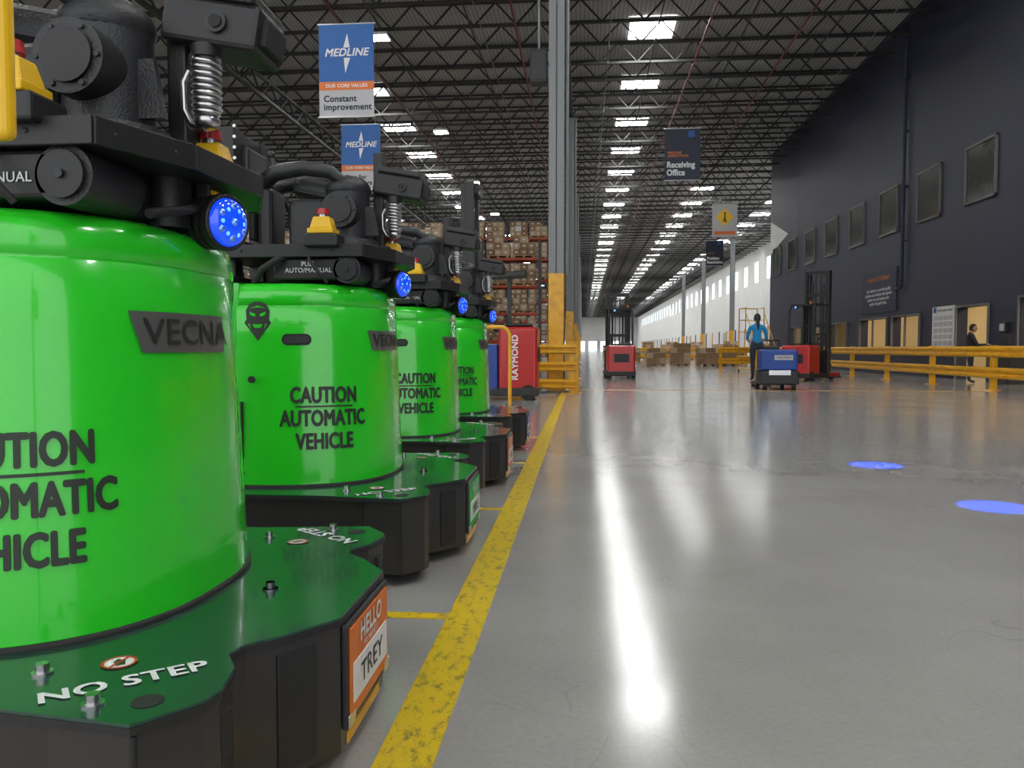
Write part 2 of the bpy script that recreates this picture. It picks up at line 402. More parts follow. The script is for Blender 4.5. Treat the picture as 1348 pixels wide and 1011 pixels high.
# ------------------------------------------------------------ floor lines
b=B(); b.mm((-0.50,0.3,0.0),(-0.355,30,0.003),TAPE); b.done('floor_line_aisle')
for y in (2.90,4.90,6.90,8.90,0.90):
    b=B(); b.mm((-3.5,y-0.03,0.0),(-0.501,y+0.03,0.003),TAPE); b.done('floor_line_bay')
b=B(); b.mm((-0.35,19.2,0),(9.5,19.4,0.003),ORTAPE); b.done('floor_line_cross')

# ------------------------------------------------------------ automated tugger robot
XC,AA,BBW,NN=-0.97,0.585,0.53,2.6
per=[(-1.0,-BBW)]
N=120
for i in range(N+1):
    t=-math.pi/2+math.pi*i/N
    c=max(0,math.cos(t)); s_=math.sin(t)
    per.append((XC+AA*c**(2/NN),BBW*math.copysign(abs(s_)**(2/NN),s_)))
per.append((-1.0,BBW))
def resample(P,n):
    L=[0]
    for i in range(1,len(P)): L.append(L[-1]+math.dist(P[i],P[i-1]))
    out=[];j=0
    for k in range(n+1):
        s=L[-1]*k/n
        while j<len(L)-2 and L[j+1]<s: j+=1
        t=(s-L[j])/max(1e-9,L[j+1]-L[j]); t=min(max(t,0),1)
        out.append((P[j][0]+(P[j+1][0]-P[j][0])*t,P[j][1]+(P[j+1][1]-P[j][1])*t))
    return out,L[-1]
NP=96
per,PL=resample(per,NP)
def pt(s):
    f=min(max(s/PL*NP,0),NP-1e-6); i=int(f); t=f-i
    x=per[i][0]+(per[i+1][0]-per[i][0])*t; y=per[i][1]+(per[i+1][1]-per[i][1])*t
    i0=max(0,i-1); i1=min(NP,i+2)
    dx=per[i1][0]-per[i0][0]; dy=per[i1][1]-per[i0][1]; l=math.hypot(dx,dy)
    return x,y,dy/l,-dx/l
def inset(z): return 0.030*max(0,min(1,(z-0.375)/0.8))
def s_at(x,y):
    return min(range(0,2001),key=lambda k:(pt(PL*k/2000)[0]-x)**2+(pt(PL*k/2000)[1]-y)**2)*PL/2000
def wrapper(s0,z0,off=0.004):
    def w(bm,extra=0.0):
        xs=[v.co.x for v in bm.verts]; x=min(xs)+0.02
        while x<max(xs):
            bmesh.ops.bisect_plane(bm,geom=bm.verts[:]+bm.edges[:]+bm.faces[:],plane_co=(x,0,0),plane_no=(1,0,0)); x+=0.02
        for v in bm.verts:
            z=z0+v.co.y; px,py,nx,ny=pt(s0+v.co.x); o=off+extra-inset(z)
            v.co=Vector((px+nx*o,py+ny*o,z))
    return w
DP=[(0,-0.2),(-0.09,-0.32),(-0.15,-0.38),(-0.165,-0.43),(-0.12,-0.50),(-0.10,-0.60),(-0.11,-0.65),(-0.19,-0.75),(-0.55,-0.70),(-1.15,-0.70)]
DPOLY=DP+[(x,-y) for x,y in DP[::-1]]
FP=[(-0.004,-0.196),(-0.094,-0.318),(-0.154,-0.378),(-0.17,-0.43),(-0.126,-0.50),(-0.106,-0.60),(-0.116,-0.645),(-0.192,-0.742),(-0.36,-0.715),(-0.36,-0.60),(-0.40,-0.55)]
FPOLY=FP+[(x,-y) for x,y in FP[::-1]]

def robot_mesh(tagcol,tagtxt):
    b=B()
    b.prism(DPOLY,0.352,0.366,BLACK); b.prism([(x*1.0-0.002,y*0.997) for x,y in DPOLY],0.366,0.372,DECK)
    b.prism(FPOLY,0.05,0.352,SKIRT)
    b.mm((-1.15,-0.69,0.22),(-0.36,0.69,0.352),SKIRT)
    b.mm((-1.1,-0.5,0.08),(-0.4,0.5,0.22),BLACK2)
    for sy in (-1,1):
        b.cyl((-0.46,sy*0.62,0.10),(-0.46,sy*0.62,0.22),0.055,BLACK,seg=20); b.cyl((-0.46,sy*0.62,0.06),(-0.46,sy*0.62,0.10),0.065,BLACK2,seg=20)
        b.cyl((-0.46,sy*0.62,0.15),(-0.46,sy*0.62,0.165),0.058,LEDG,seg=20)
        b.box((-0.46,sy*0.62,0.045),(0.16,0.12,0.02),STEEL,0.004); b.box((-0.40,sy*0.62,0.13),(0.03,0.10,0.18),BLACK,0.004)
        b.cyl((-0.75,sy*0.42,0.075),(-0.75,sy*0.50,0.075),0.075,BLACK2,seg=20)
        b.box((-0.112,sy*0.57,0.27),(0.012,0.05,0.09),BLACK2)
        b.box((-0.075,sy*0.29,0.20),(0.012,0.10,0.26),BLACK,0.003,rot=(0,0,sy*37))
        for bx,by in ((-0.48,0.56),(-0.25,0.0),(-0.30,0.68)):
            b.cyl((bx,sy*by,0.372),(bx,sy*by,0.376),0.02,STEEL,seg=16); b.cyl((bx,sy*by,0.376),(bx,sy*by,0.392),0.013,STEEL,seg=6)
        b.cyl((-0.21,sy*0.66,0.3725),(-0.21,sy*0.66,0.3735),0.028,BLACK2,seg=20)
    def deckM(x,y,a): return Matrix.Translation((x,y,0.3735))@Matrix.Rotation(math.radians(a),4,'Z')
    b.text('NO STEP',0.072,deckM(-0.295,-0.585,38),WHITE,bold=0.034)
    b.text('NO STEP',0.072,deckM(-0.295,0.60,142),WHITE,bold=0.034)
    for sy,a in ((-1,38),(1,142)):
        M=deckM(-0.36,sy*0.50,a)@Matrix.Translation((0,0,0.001))
        ring=[]
        for i in range(24):
            t=2*math.pi*i/24; ring.append((0.034*math.cos(t),0.034*math.sin(t),0))
        for i in range(24):
            t=2*math.pi*i/24; ring.append((0.028*math.cos(t),0.028*math.sin(t),0))
        b.raw([(0.029*math.cos(2*math.pi*i/24),0.029*math.sin(2*math.pi*i/24),-0.0008) for i in range(24)],[list(range(24))],WHITE,False,M)
        b.raw(ring,[[i,(i+1)%24,24+(i+1)%24,24+i] for i in range(24)],RED,False,M)
        b.raw([(-0.022,-0.018,0.0002),(-0.018,-0.022,0.0002),(0.022,0.018,0.0002),(0.018,0.022,0.0002)],[[0,1,2,3]],RED,False,M)
        b.raw([(-0.008,-0.018,0.0001),(0.008,-0.018,0.0001),(0.012,0.006,0.0001),(0.0,0.02,0.0001),(-0.01,0.006,0.0001)],[[0,1,2,3,4]],INK,False,M)
    # nose tag
    b.box((0.004,0,0.225),(0.014,0.385,0.25),BLACK,0.004)
    b.box((0.013,0,0.228),(0.006,0.345,0.215),tagcol)
    b.box((0.017,0,0.200),(0.003,0.315,0.095),WHITE)
    b.text('HELLO',0.066,face_posX(0.0175,0,0.302),WHITE,bold=0.03); b.text('MY NAME IS',0.024,face_posX(0.0175,0,0.264),WHITE)
    b.text(tagtxt,0.072,face_posX(0.0195,0,0.198),INK,bold=0.01,sx=1.2)
    for sy in (-1,1): b.box((0.014,sy*0.165,0.118),(0.006,0.05,0.03),STEEL,0.002)
    b.box((-0.05,0,0.06),(0.1,0.3,0.03),YEL,0.006)
    for sy in (-1,1):
        b.cyl((-0.168,sy*0.43,0.055),(-0.168,sy*0.43,0.35),0.006,BLACK,seg=8)
        b.cyl((-0.19,sy*0.742,0.055),(-0.19,sy*0.742,0.35),0.006,BLACK,seg=8)
    # green shell
    prof=[(0.378,0.0),(0.6,0.008),(0.85,0.018),(1.05,0.025),(1.190,0.030),(1.194,0.034),(1.198,0.030),(1.235,0.031),(1.262,0.038),(1.282,0.052),(1.295,0.078),(1.300,0.112),(1.300,0.28)]
    vs=[];fs=[]
    for z,ins in prof:
        for k in range(NP+1):
            px,py,nx,ny=pt(PL*k/NP); vs.append((px-nx*ins,py-ny*ins,z))
    W=NP+1
    for r in range(len(prof)-1):
        for k in range(NP): fs.append([r*W+k,r*W+k+1,(r+1)*W+k+1,(r+1)*W+k])
    b.raw(vs,fs,GREEN,True)
    top=[vs[(len(prof)-1)*W+k] for k in range(W)]; b.raw(top,[list(range(W))],GREEN)
    b.mm((-1.03,-BBW+0.03,0.38),(-0.99,BBW-0.03,1.294),GREEN)
    gv=[];gf=[]
    for z,o in ((0.372,0.008),(0.384,0.008),(0.384,-0.002)):
        for k in range(W):
            px,py,nx,ny=pt(PL*k/NP); gv.append((px+nx*o,py+ny*o,z))
    for r in range(2):
        for k in range(NP): gf.append([r*W+k,r*W+k+1,(r+1)*W+k+1,(r+1)*W+k])
    b.raw(gv,gf,BLACK2,True)
    sl=s_at(-0.80,-0.52); sr=s_at(-0.47,-0.36); sc=(sl+sr)/2+0.018
    for c in (sc,PL-sc):
        for string,z,sz in (('CAUTION',0.785,0.100),('AUTOMATIC',0.680,0.100),('VEHICLE',0.575,0.100)):
            b.text(string,sz,None,INK,wrap=wrapper(c,z),bold=0.034,sx=0.68)
        bm=poly_bm([(-0.135,0.733),(0.135,0.733),(0.135,0.740),(-0.135,0.740)]); wrapper(c,0.0)(bm); b.bmadd(bm,INK)
        so=s_at(-0.72,-0.52); so=so if c==sc else PL-so
        for r,m,o in ((0.026,BLACK2,0.004),(0.017,CAST,0.006)):
            P=[]
            for i in range(24):
                t=2*math.pi*i/24; P.append((math.copysign(0.042,math.cos(t))+r*math.cos(t),r*math.sin(t)))
            bm=poly_bm(P); wrapper(so,1.04,o)(bm); b.bmadd(bm,m)
        se=s_at(-0.90,-0.53); se=se if c==sc else PL-se
        P=[(-0.055,0.05),(-0.04,0.078),(-0.015,0.09),(0.015,0.09),(0.04,0.078),(0.055,0.05),(0.052,0.01),(0.062,-0.005),(0,-0.085),(-0.062,-0.005),(-0.052,0.01)]
        bm=poly_bm(P); wrapper(se,1.12)(bm); b.bmadd(bm,INK)
        for P2 in ([(-0.038,0.045),(-0.01,0.035),(-0.012,0.022),(-0.034,0.03)],[(0.038,0.045),(0.034,0.03),(0.012,0.022),(0.01,0.035)],[(-0.024,-0.012),(0.024,-0.012),(0.014,-0.028),(-0.014,-0.028)],
                   [(-0.04,0.060),(0,0.072),(0.04,0.060),(0,0.064)],[(-0.045,-0.01),(-0.03,-0.035),(-0.036,-0.01)],[(0.045,-0.01),(0.036,-0.01),(0.03,-0.035)]):
            bm=poly_bm(P2); wrapper(se,1.12,0.0055)(bm); b.bmadd(bm,GREEN)
    sp=s_at(-0.385,-0.10)
    bm=poly_bm([(-0.20,0.05),(0.185,0.05),(0.185,-0.045),(-0.165,-0.045)]); wrapper(sp,1.035,0.005)(bm); b.bmadd(bm,PLATE)
    b.text('VECNA',0.085,None,INK,wrap=wrapper(sp+0.02,1.036,0.007),bold=0.012,sx=1.28)
    for s,z in ((0.02,0.62),(0.03,0.44)):
        px,py,nx,ny=pt(s); b.cyl((px,py,z),(px+nx*0.012,py+ny*0.012,z),0.010,STEEL,seg=8)
    for q in range(2): b.mm((-0.995+q*0.02,-0.534,0.5),(-0.987+q*0.02,-0.52,0.76),BLACK2)
    px,py,nx,ny=pt(s_at(-0.92,-0.53)); b.cyl((px,py,0.86),(px,py-0.012,0.86),0.016,BLACK,seg=12)
    # neck units under the tray
    b.box((-0.70,-0.30,1.365),(0.34,0.20,0.10),BLACK,0.01); b.text('PULL\nAUTO/MANUAL',0.030,face_negY(-0.70,-0.4025,1.372),WHITE,bold=0.012)
    b.cyl((-0.52,-0.40,1.362),(-0.52,-0.2,1.362),0.064,CAST,seg=28); b.cyl((-0.52,-0.412,1.362),(-0.52,-0.40,1.362),0.05,BLACK,seg=28); b.cyl((-0.52,-0.42,1.362),(-0.52,-0.41,1.362),0.010,CAST,seg=12)
    b.box((-0.75,0.1,1.365),(0.5,0.55,0.11),CAST,0.02)
    for (x,y) in ((-0.48,-0.05),(-0.50,0.22)): b.cyl((x,y,1.30),(x,y,1.43),0.055,BLACK,seg=20)
    b.tube([(-0.42,-0.25,1.305),(-0.40,-0.12,1.335),(-0.42,0.0,1.36),(-0.5,0.1,1.33)],0.012,BLACK2)
    b.tube([(-0.95,-0.42,1.298),(-0.9,-0.45,1.36),(-0.84,-0.44,1.40),(-0.8,-0.38,1.43)],0.016,BLACK2)
    b.tube([(-0.6,-0.44,1.298),(-0.62,-0.46,1.33),(-0.68,-0.45,1.40),(-0.7,-0.38,1.44)],0.008,BLACK2)
    # tray
    TP=[(-1.15,-0.42),(-0.44,-0.42),(-0.35,-0.17),(-0.33,0.17),(-0.44,0.42),(-1.15,0.42)]
    b.prism(TP,1.42,1.434,BLACK); b.prism(TP,1.455,1.462,BLACK)
    for i in range(6):
        p,q=Vector((*TP[i],0)),Vector((*TP[(i+1)%6],0)); d=(q-p); mid=(p+q)/2; ang=math.degrees(math.atan2(d.y,d.x))
        b.box((mid.x,mid.y,1.447),(d.length,0.012,0.06),BLACK,0.003,rot=(0,0,ang))
        for e in (0.2,0.8):
            c=p+d*e; b.sph((c.x,c.y-0.006,1.447),0.006,CAST,8)
    # front beacon
    lx,ly,lz=-0.395,0.02,1.325; ax=Vector((math.cos(math.radians(22)),-math.sin(math.radians(22)),-0.05)).normalized(); P0=Vector((lx,ly,lz))
    b.cyl(P0-ax*0.09,P0+ax*0.03,0.058,BLACK,r1=0.066,seg=28)
    for k in range(5): b.cyl(P0-ax*(0.08-k*0.020),P0-ax*(0.071-k*0.020),0.070,CAST,seg=28)
    b.cyl(P0+ax*0.03,P0+ax*0.045,0.073,BLACK,seg=28)
    a1=ax.orthogonal().normalized(); a2=ax.cross(a1)
    dv=[];df=[];R=5;S=28
    for r in range(R+1):
        rad=0.063*math.cos(r/R*math.pi/2*0.92); hh=0.045+0.028*math.sin(r/R*math.pi/2)
        for k in range(S):
            t=2*math.pi*k/S; dv.append(P0+ax*hh+(a1*math.cos(t)+a2*math.sin(t))*rad)
    for r in range(R):
        for k in range(S): df.append([r*S+k,r*S+(k+1)%S,(r+1)*S+(k+1)%S,(r+1)*S+k])
    df.append([R*S+k for k in range(S)]); b.raw(dv,df,LED,True)
    for k in range(6):
        t=k*math.pi/3+0.3; c=P0+ax*0.0655+(a1*math.cos(t)+a2*math.sin(t))*0.034; b.sph(c,0.0070,LEDW,8)
        t+=math.pi/6; c=P0+ax*0.062+(a1*math.cos(t)+a2*math.sin(t))*0.040; b.sph(c,0.011,LEDC,8)
    b.sph(P0+ax*0.07,0.011,LEDC,8)
    b.tube([P0+ax*0.046+(a1*math.cos(k*math.pi/12)+a2*math.sin(k*math.pi/12))*0.067 for k in range(24)],0.006,CAST,seg=6,closed=True)
    b.box((lx-0.02,ly,1.40),(0.04,0.05,0.06),BLACK,0.005)
    b.box((lx-0.01,ly-0.0,1.405),(0.05,0.035,0.012),ESTOPY,0.002,rot=(0,20,0))
    def estop(x,y,z,k=1.0):
        b.box((x,y,z+0.012*k),(0.12*k,0.10*k,0.024*k),ESTOPY,0.004); b.box((x,y,z+0.05*k),(0.105*k,0.085*k,0.055*k),ESTOPY,0.006,taper=(0.72,0.75))
        b.cyl((x,y,z+0.077*k),(x,y,z+0.09*k),0.02*k,STEEL,seg=16); b.cyl((x,y,z+0.09*k),(x,y,z+0.115*k),0.03*k,RED,r1=0.026*k,seg=20)
    b.box((-0.625,-0.40,1.49),(0.16,0.12,0.06),BLACK,0.008); estop(-0.625,-0.41,1.52)
    estop(-0.42,0.06,1.462,0.95)
    # drive / steering head castings
    b.cyl((-0.60,-0.10,1.462),(-0.60,-0.10,1.53),0.16,CAST,r1=0.14,seg=32); b.cyl((-0.60,-0.10,1.53),(-0.60,-0.10,1.78),0.105,CAST,seg=32)
    b.sph((-0.60,-0.10,1.78),(0.112,0.112,0.07),CAST,24)
    b.cyl((-0.60,-0.26,1.66),(-0.60,-0.08,1.66),0.085,CAST,seg=28); b.cyl((-0.60,-0.27,1.66),(-0.60,-0.26,1.66),0.062,BLACK,seg=24)
    for k in range(6):
        t=k*math.pi/3; b.cyl((-0.60+0.072*math.cos(t),-0.266,1.66+0.072*math.sin(t)),(-0.60+0.072*math.cos(t),-0.258,1.66+0.072*math.sin(t)),0.007,CAST,seg=6)
    b.box((-0.78,-0.08,1.60),(0.20,0.22,0.26),CAST,0.04,seg=3)
    b.box((-0.74,-0.06,1.78),(0.28,0.15,0.10),CAST,0.04,rot=(0,12,0),seg=3)
    b.prism([(-0.05,0),(0.06,0),(0.035,0.14),(-0.02,0.14)],-0.01,0.01,CAST,M=face_negY(-0.50,-0.13,1.55))
    b.tube([(-0.60,-0.16,1.80),(-0.66,-0.20,1.85),(-0.78,-0.22,1.865),(-0.92,-0.21,1.85),(-1.0,-0.16,1.82),(-1.02,-0.08,1.80),(-1.0,0.0,1.82),(-0.92,0.05,1.85),(-0.78,0.06,1.865),(-0.66,0.04,1.85),(-0.60,-0.02,1.80)],[0.03,0.034,0.036,0.04,0.04,0.036,0.04,0.04,0.036,0.034,0.03],CAST,seg=12)
    b.cyl((-0.93,-0.2,1.86),(-0.95,-0.2,1.93),0.016,CAST,r1=0.011,seg=12); b.sph((-0.95,-0.2,1.935),0.02,CAST,12)
    b.box((-1.0,-0.08,1.62),(0.08,0.2,0.34),CAST,0.03,seg=3)
    # sensor post, camera box, coiled lanyard
    b.box((-0.47,0.02,1.70),(0.05,0.08,0.56),BLACK,0.006); b.box((-0.47,0.02,1.49),(0.11,0.14,0.05),BLACK,0.008)
    b.box((-0.36,0.02,1.805),(0.25,0.17,0.11),BLACK,0.012,rot=(0,10,0)); b.box((-0.35,0.02,1.872),(0.22,0.19,0.03),CAST,0.008,rot=(0,10,0))
    b.cyl((-0.34,-0.075,1.80),(-0.34,-0.062,1.80),0.026,CAST,seg=20); b.cyl((-0.34,-0.08,1.80),(-0.34,-0.07,1.80),0.016,BLACK2,seg=16)
    b.box((-0.232,0.02,1.78),(0.02,0.12,0.065),BLACK2,0.004,rot=(0,10,0))
    cx,cy=-0.385,-0.03
    hel=[]
    for k in range(0,9*14+1):
        t=2*math.pi*k/14; hel.append((cx+0.031*math.cos(t),cy+0.031*math.sin(t),1.725-0.0155*k/14))
    b.tube(hel,0.0068,STEEL,seg=6); b.cyl((cx,cy,1.575),(cx,cy,1.74),0.026,PLATE,seg=16); b.cyl((cx,cy,1.725),(cx,cy,1.755),0.038,BLACK,seg=16)
    b.sph((cx,cy,1.57),(0.032,0.032,0.022),STEEL,16)
    b.tube([(cx-0.045,cy,1.70),(cx-0.062,cy,1.67),(cx-0.06,cy,1.60),(cx-0.042,cy,1.565),(cx-0.0,cy-0.01,1.55)],0.0075,STEEL,seg=8)
    b.tube([(cx-0.045,cy,1.70),(cx-0.03,cy-0.02,1.725),(cx,cy-0.03,1.745)],0.0075,STEEL,seg=8)
    # rear mast / backrest
    for sy in (-0.26,0.08): b.box((-1.13,sy,1.62),(0.08,0.09,0.86),BLACK,0.006)
    for z in (1.50,1.75,2.02): b.box((-1.13,-0.09,z),(0.05,0.30,0.06),BLACK,0.006)
    b.box((-1.12,-0.09,1.90),(0.12,0.24,0.16),CAST,0.015); b.box((-1.06,-0.09,1.62),(0.03,0.2,0.18),BLACK2,0.01)
    for z in (1.85,1.9,1.95,2.0,2.05): b.cyl((-1.085,-0.30,z),(-1.085,-0.31,z),0.008,STEEL,seg=8)
    b.tube([(-1.1,0.1,1.95),(-1.0,0.13,1.75),(-0.9,0.12,1.55),(-0.85,0.1,1.46)],0.012,BLACK2)
    # chassis behind
    b.box((-1.26,0,0.79),(0.44,0.96,1.10),BLACK,0.03); b.mm((-2.05,-0.45,0.10),(-1.1,0.45,0.30),BLACK)
    b.mm((-2.05,-0.42,0.30),(-1.5,0.42,0.315),BLACK2); b.box((-1.55,0,0.9),(0.10,0.5,0.6),CAST,0.03)
    for sy in (-0.25,0.25):
        b.box((-2.75,sy,0.075),(1.45,0.20,0.06),BLACK,0.01); b.cyl((-3.3,sy-0.06,0.045),(-3.3,sy+0.06,0.045),0.045,BLACK2,seg=16)
    for sy in (-0.36,0.36): b.cyl((-1.35,sy-0.04,0.11),(-1.35,sy+0.04,0.11),0.11,BLACK2,seg=20)
    return b
for i,(tc,tt) in enumerate(((ORANGE,'TREY'),(TAGG,'MIKE'),(ORANGE,'RUSS'),(BANBLUE,'ANNA'))):
    robot_mesh(tc,tt).done('automated_tugger_vehicle',(-0.56,1.99+2.0*i,0))

# ------------------------------------------------------------ barriers
def rail_barrier(name,p0,p1,nposts,h=1.05,rails=((0.92,0.26),(0.42,0.26))):
    p0=Vector(p0);p1=Vector(p1);d=p1-p0;L=d.length;u=d/L;n=Vector((-u.y,u.x,0))
    b=B(); ang=math.degrees(math.atan2(u.y,u.x)); mid=(p0+p1)/2
    for i in range(nposts):
        p=p0+d*(i/(nposts-1)) if nposts>1 else mid
        b.box((p.x,p.y,h/2),(0.13,0.13,h),YEL,0.008,rot=(0,0,ang)); b.box((p.x,p.y,0.008),(0.28,0.28,0.016),YEL,0,rot=(0,0,ang)); b.box((p.x,p.y,h+0.01),(0.15,0.15,0.02),YEL,0.004,rot=(0,0,ang))
    for z,w in rails:
        prof=[(0.03,-w/2),(0.075,-w*0.36),(0.075,-w*0.2),(0.03,-w*0.06),(0.03,w*0.06),(0.075,w*0.2),(0.075,w*0.36),(0.03,w/2)]
        for sgn in (-1,1):
            vs=[];fs=[]
            for q in (p0-u*0.1,p1+u*0.1):
                for o,zz in prof: vs.append(q+n*(sgn*(o+0.045))+Vector((0,0,z+zz)))
            k=len(prof); fs=[[j,j+1,k+j+1,k+j] for j in range(k-1)]
            b.raw(vs,fs,YEL)
    return b.done(name)
rail_barrier('guard_rail',(9.7,13.2,0),(9.7,33.2,0),7)
rail_barrier('guard_rail',(9.7,8.0,0),(9.7,12.6,0),3)
rail_barrier('guard_rail',(6.3,37.5,0),(7.9,37.5,0),2)
rail_barrier('guard_rail',(9.7,36,0),(9.7,52,0),6)
rail_barrier('guard_rail',(3.0,62,0),(9.2,62,0),4)
rail_barrier('column_guard_rail',(-1.45,17.6,0),(-0.25,17.6,0),2,h=1.12,rails=((0.98,0.2),(0.6,0.2),(0.22,0.2)))
rail_barrier('column_guard_rail',(-0.17,17.95,0),(-0.17,19.0,0),2,h=1.12,rails=((0.98,0.2),(0.6,0.2),(0.22,0.2)))
def hoop(x,y,h,w,ry=0):
    b=B(); P=[(0,0,0),(0,0,h-0.15)]
    for k in range(1,7):
        t=math.pi/2*k/6; P.append((-0.15+0.15*math.cos(t),0,h-0.15+0.15*math.sin(t)))
    for k in range(0,7):
        t=math.pi/2*k/6; P.append((-w+0.15-0.15*math.sin(t),0,h-0.15+0.15*math.cos(t)))
    P.append((-w,0,0)); b.tube(P,0.03,YEL,seg=12)
    for xx in (0,-w): b.cyl((xx,0,0),(xx,0,0.015),0.09,YEL,seg=16)
    b.done('safety_hoop',(x,y,0),ry)
hoop(-1.13,12.3,1.33,0.6,0.15)
hoop(-3.2,12.2,1.33,0.6)

b=B(); b.cyl((0,0,0),(0,0,0.02),0.12,BLACK,seg=20); b.cyl((0,0,0.02),(0,0,1.95),0.012,BLACK,seg=12); b.box((0.045,0,1.44),(0.075,0.02,0.46),ESTOPY,0.009,seg=4)
b.done('warning_flag_stand',(-0.657,0.77,0))

# ------------------------------------------------------------ lift trucks
def truck(name,loc,rz,mast=2.8,bodyh=1.1,battery=False,label=None,guard=True):
    b=B()
    b.box((0,-0.55,0.62*bodyh/1.1),(0.92,0.75,0.95*bodyh/1.1),RED,0.07,seg=4)
    b.box((0,-0.5,0.16),(0.96,0.88,0.16),BLACK,0.02)
    b.box((0,-0.935,bodyh*0.62),(0.5,0.02,0.28),BLACK,0.006)
    for k in range(5): b.box((0,-0.948,bodyh*0.53+k*0.045),(0.42,0.012,0.015),CAST)
    b.box((0,-0.55,bodyh+0.03),(0.7,0.5,0.05),BLACK,0.02)
    b.box((0,0.12,0.14),(0.94,0.60,0.12),BLACK,0.01)
    dy=0.0
    if battery: b.box((0,0.03,0.62),(0.90,0.38,0.90),BLUEB,0.03); dy=-0.22
    else: b.box((0,0.45,0.55),(0.94,0.12,0.8),BLACK,0.03)
    b.box((0.3,-0.1,bodyh),(0.2,0.2,0.18),CAST,0.03); b.cyl((0.3,-0.05,bodyh+0.08),(0.3,0.03,bodyh+0.2),0.02,BLACK); b.sph((0.3,0.03,bodyh+0.21),0.035,BLACK,12)
    for sx in (-0.40,0.40):
        b.cyl((sx-0.07,-0.75,0.15),(sx+0.07,-0.75,0.15),0.15,BLACK2,seg=20); b.cyl((sx-0.075,-0.75,0.15),(sx+0.075,-0.75,0.15),0.06,STEEL,seg=12)
        b.cyl((sx-0.05,0.75,0.12),(sx+0.05,0.75,0.12),0.12,BLACK2,seg=20)
        b.box((sx,0.85,0.17),(0.11,0.9,0.14),RED if not battery else BLACK,0.02)
    if guard:
        gh=min(2.35,mast-0.25)
        for sx in (-0.40,0.40):
            b.tube([(sx,-0.55,bodyh),(sx*0.98,-0.52,gh-0.2),(sx*0.95,-0.42,gh)],0.035,BLACK,seg=8); b.tube([(sx,0.46,0.2),(sx,0.46,gh)],0.035,BLACK,seg=8)
            b.box((sx*0.96,0.02,gh),(0.06,0.95,0.05),BLACK,0.01)
        for k in range(7): b.box((0,-0.40+k*0.14,gh),(0.78,0.035,0.035),BLACK)
        b.cyl((0.25,-0.45,gh+0.02),(0.25,-0.45,gh+0.1),0.04,ORANGE,seg=12)
        b.box((-0.2,-0.48,gh-0.08),(0.12,0.08,0.08),BLACK,0.01); b.cyl((-0.2,-0.52,gh-0.08),(-0.2,-0.53,gh-0.08),0.03,LEDW,seg=12)
    for sx in (-0.36,0.36):
        b.box((sx,0.60+dy,mast/2+0.05),(0.09,0.16,mast-0.1),BLACK,0.006); b.box((sx*0.78,0.66+dy,mast/2+0.1),(0.06,0.14 if not battery else 0.26,mast-0.25),CAST,0.005)
        b.cyl((sx*0.5,0.58+dy,0.3),(sx*0.5,0.58+dy,mast-0.4),0.035,CAST,seg=10)
    for z in (0.3,mast*0.5,mast*0.78,mast-0.05): b.box((0,0.56+dy,z),(0.78,0.05,0.10),BLACK,0.008)
    for sx in (-0.08,0.08): b.strut((sx,0.62+dy,0.4),(sx,0.62+dy,mast-0.1),0.03,CAST)
    b.box((0,0.74,0.45),(0.8,0.06,0.10),BLACK,0.006); b.box((0,0.74,0.85),(0.8,0.06,0.10),BLACK,0.006)
    for k in range(6): b.strut((-0.36+k*0.144,0.76,0.85),(-0.36+k*0.144,0.76,1.45),0.03,BLACK)
    b.strut((-0.38,0.76,1.45),(0.38,0.76,1.45),0.05,BLACK)
    if battery:
        b.box((0,-0.15,bodyh+1.0),(0.5,1.1,0.12),BLACK,0.02,rot=(-4,0,0)); b.box((0,0.2,bodyh+0.85),(0.4,0.3,0.3),CAST,0.02); b.box((0,-0.35,bodyh+0.5),(0.08,0.08,1.0),BLACK,0.01)
        b.box((0,0.40,mast-0.12),(0.6,0.36,0.22),BLACK,0.02)
    for sx in (-0.22,0.22): b.box((sx,0.80,0.42),(0.11,0.05,0.75),BLACK,0.006); b.box((sx,1.32,0.06),(0.11,1.05,0.045),BLACK,0.006)
    if label:
        for sg in (-1,1):
            M=Matrix.Translation((sg*0.463,-0.50,bodyh*0.58))@Euler((math.pi/2,0,sg*math.pi/2)).to_matrix().to_4x4()@Matrix.Rotation(math.pi/2,4,'Z')
            b.text(label,0.17,M,WHITE,bold=0.03)
    return b.done(name,loc,rz)
truck('reach_truck',(1.22,27.6,0),0.05,mast=2.9)
truck('reach_truck',(7.05,25.8,0),-0.7,mast=3.45)
truck('reach_truck',(-1.80,15.7,0),math.pi/2,mast=4.2,bodyh=1.42,battery=True,label='RAYMOND',guard=False)

# pallet tugger ridden by the worker
b=B()
b.box((0,0,0.72),(0.86,0.62,0.50),BLUEB,0.05,seg=3); b.box((0,0,0.30),(0.88,0.80,0.32),BLACK,0.03); b.box((0,-0.36,0.42),(0.5,0.1,0.12),STEEL,0.01)
b.box((0.1,-0.32,0.78),(0.42,0.02,0.12),GREY); b.text('CAUTION',0.07,face_negY(0.1,-0.335,0.78),BLUEB)
for sx in (-0.33,0.33): b.cyl((sx-0.05,-0.28,0.10),(sx+0.05,-0.28,0.10),0.10,BLACK2,seg=20); b.cyl((sx-0.052,-0.28,0.10),(sx+0.052,-0.28,0.10),0.05,STEEL,seg=12)
b.mm((-0.43,0.38,0.10),(0.43,1.15,0.18),BLACK)
for sx in (-0.3,0.3): b.cyl((sx-0.04,1.0,0.09),(sx+0.04,1.0,0.09),0.09,BLACK2,seg=16)
b.box((0.0,1.12,0.62),(0.5,0.10,0.9),CAST,0.04); b.tube([(-0.22,1.10,1.05),(-0.22,1.04,1.20),(0.22,1.04,1.20),(0.22,1.10,1.05)],0.02,BLACK)
for sx in (-0.2,0.2): b.box((sx,1.85,0.08),(0.16,1.3,0.06),RED,0.01)
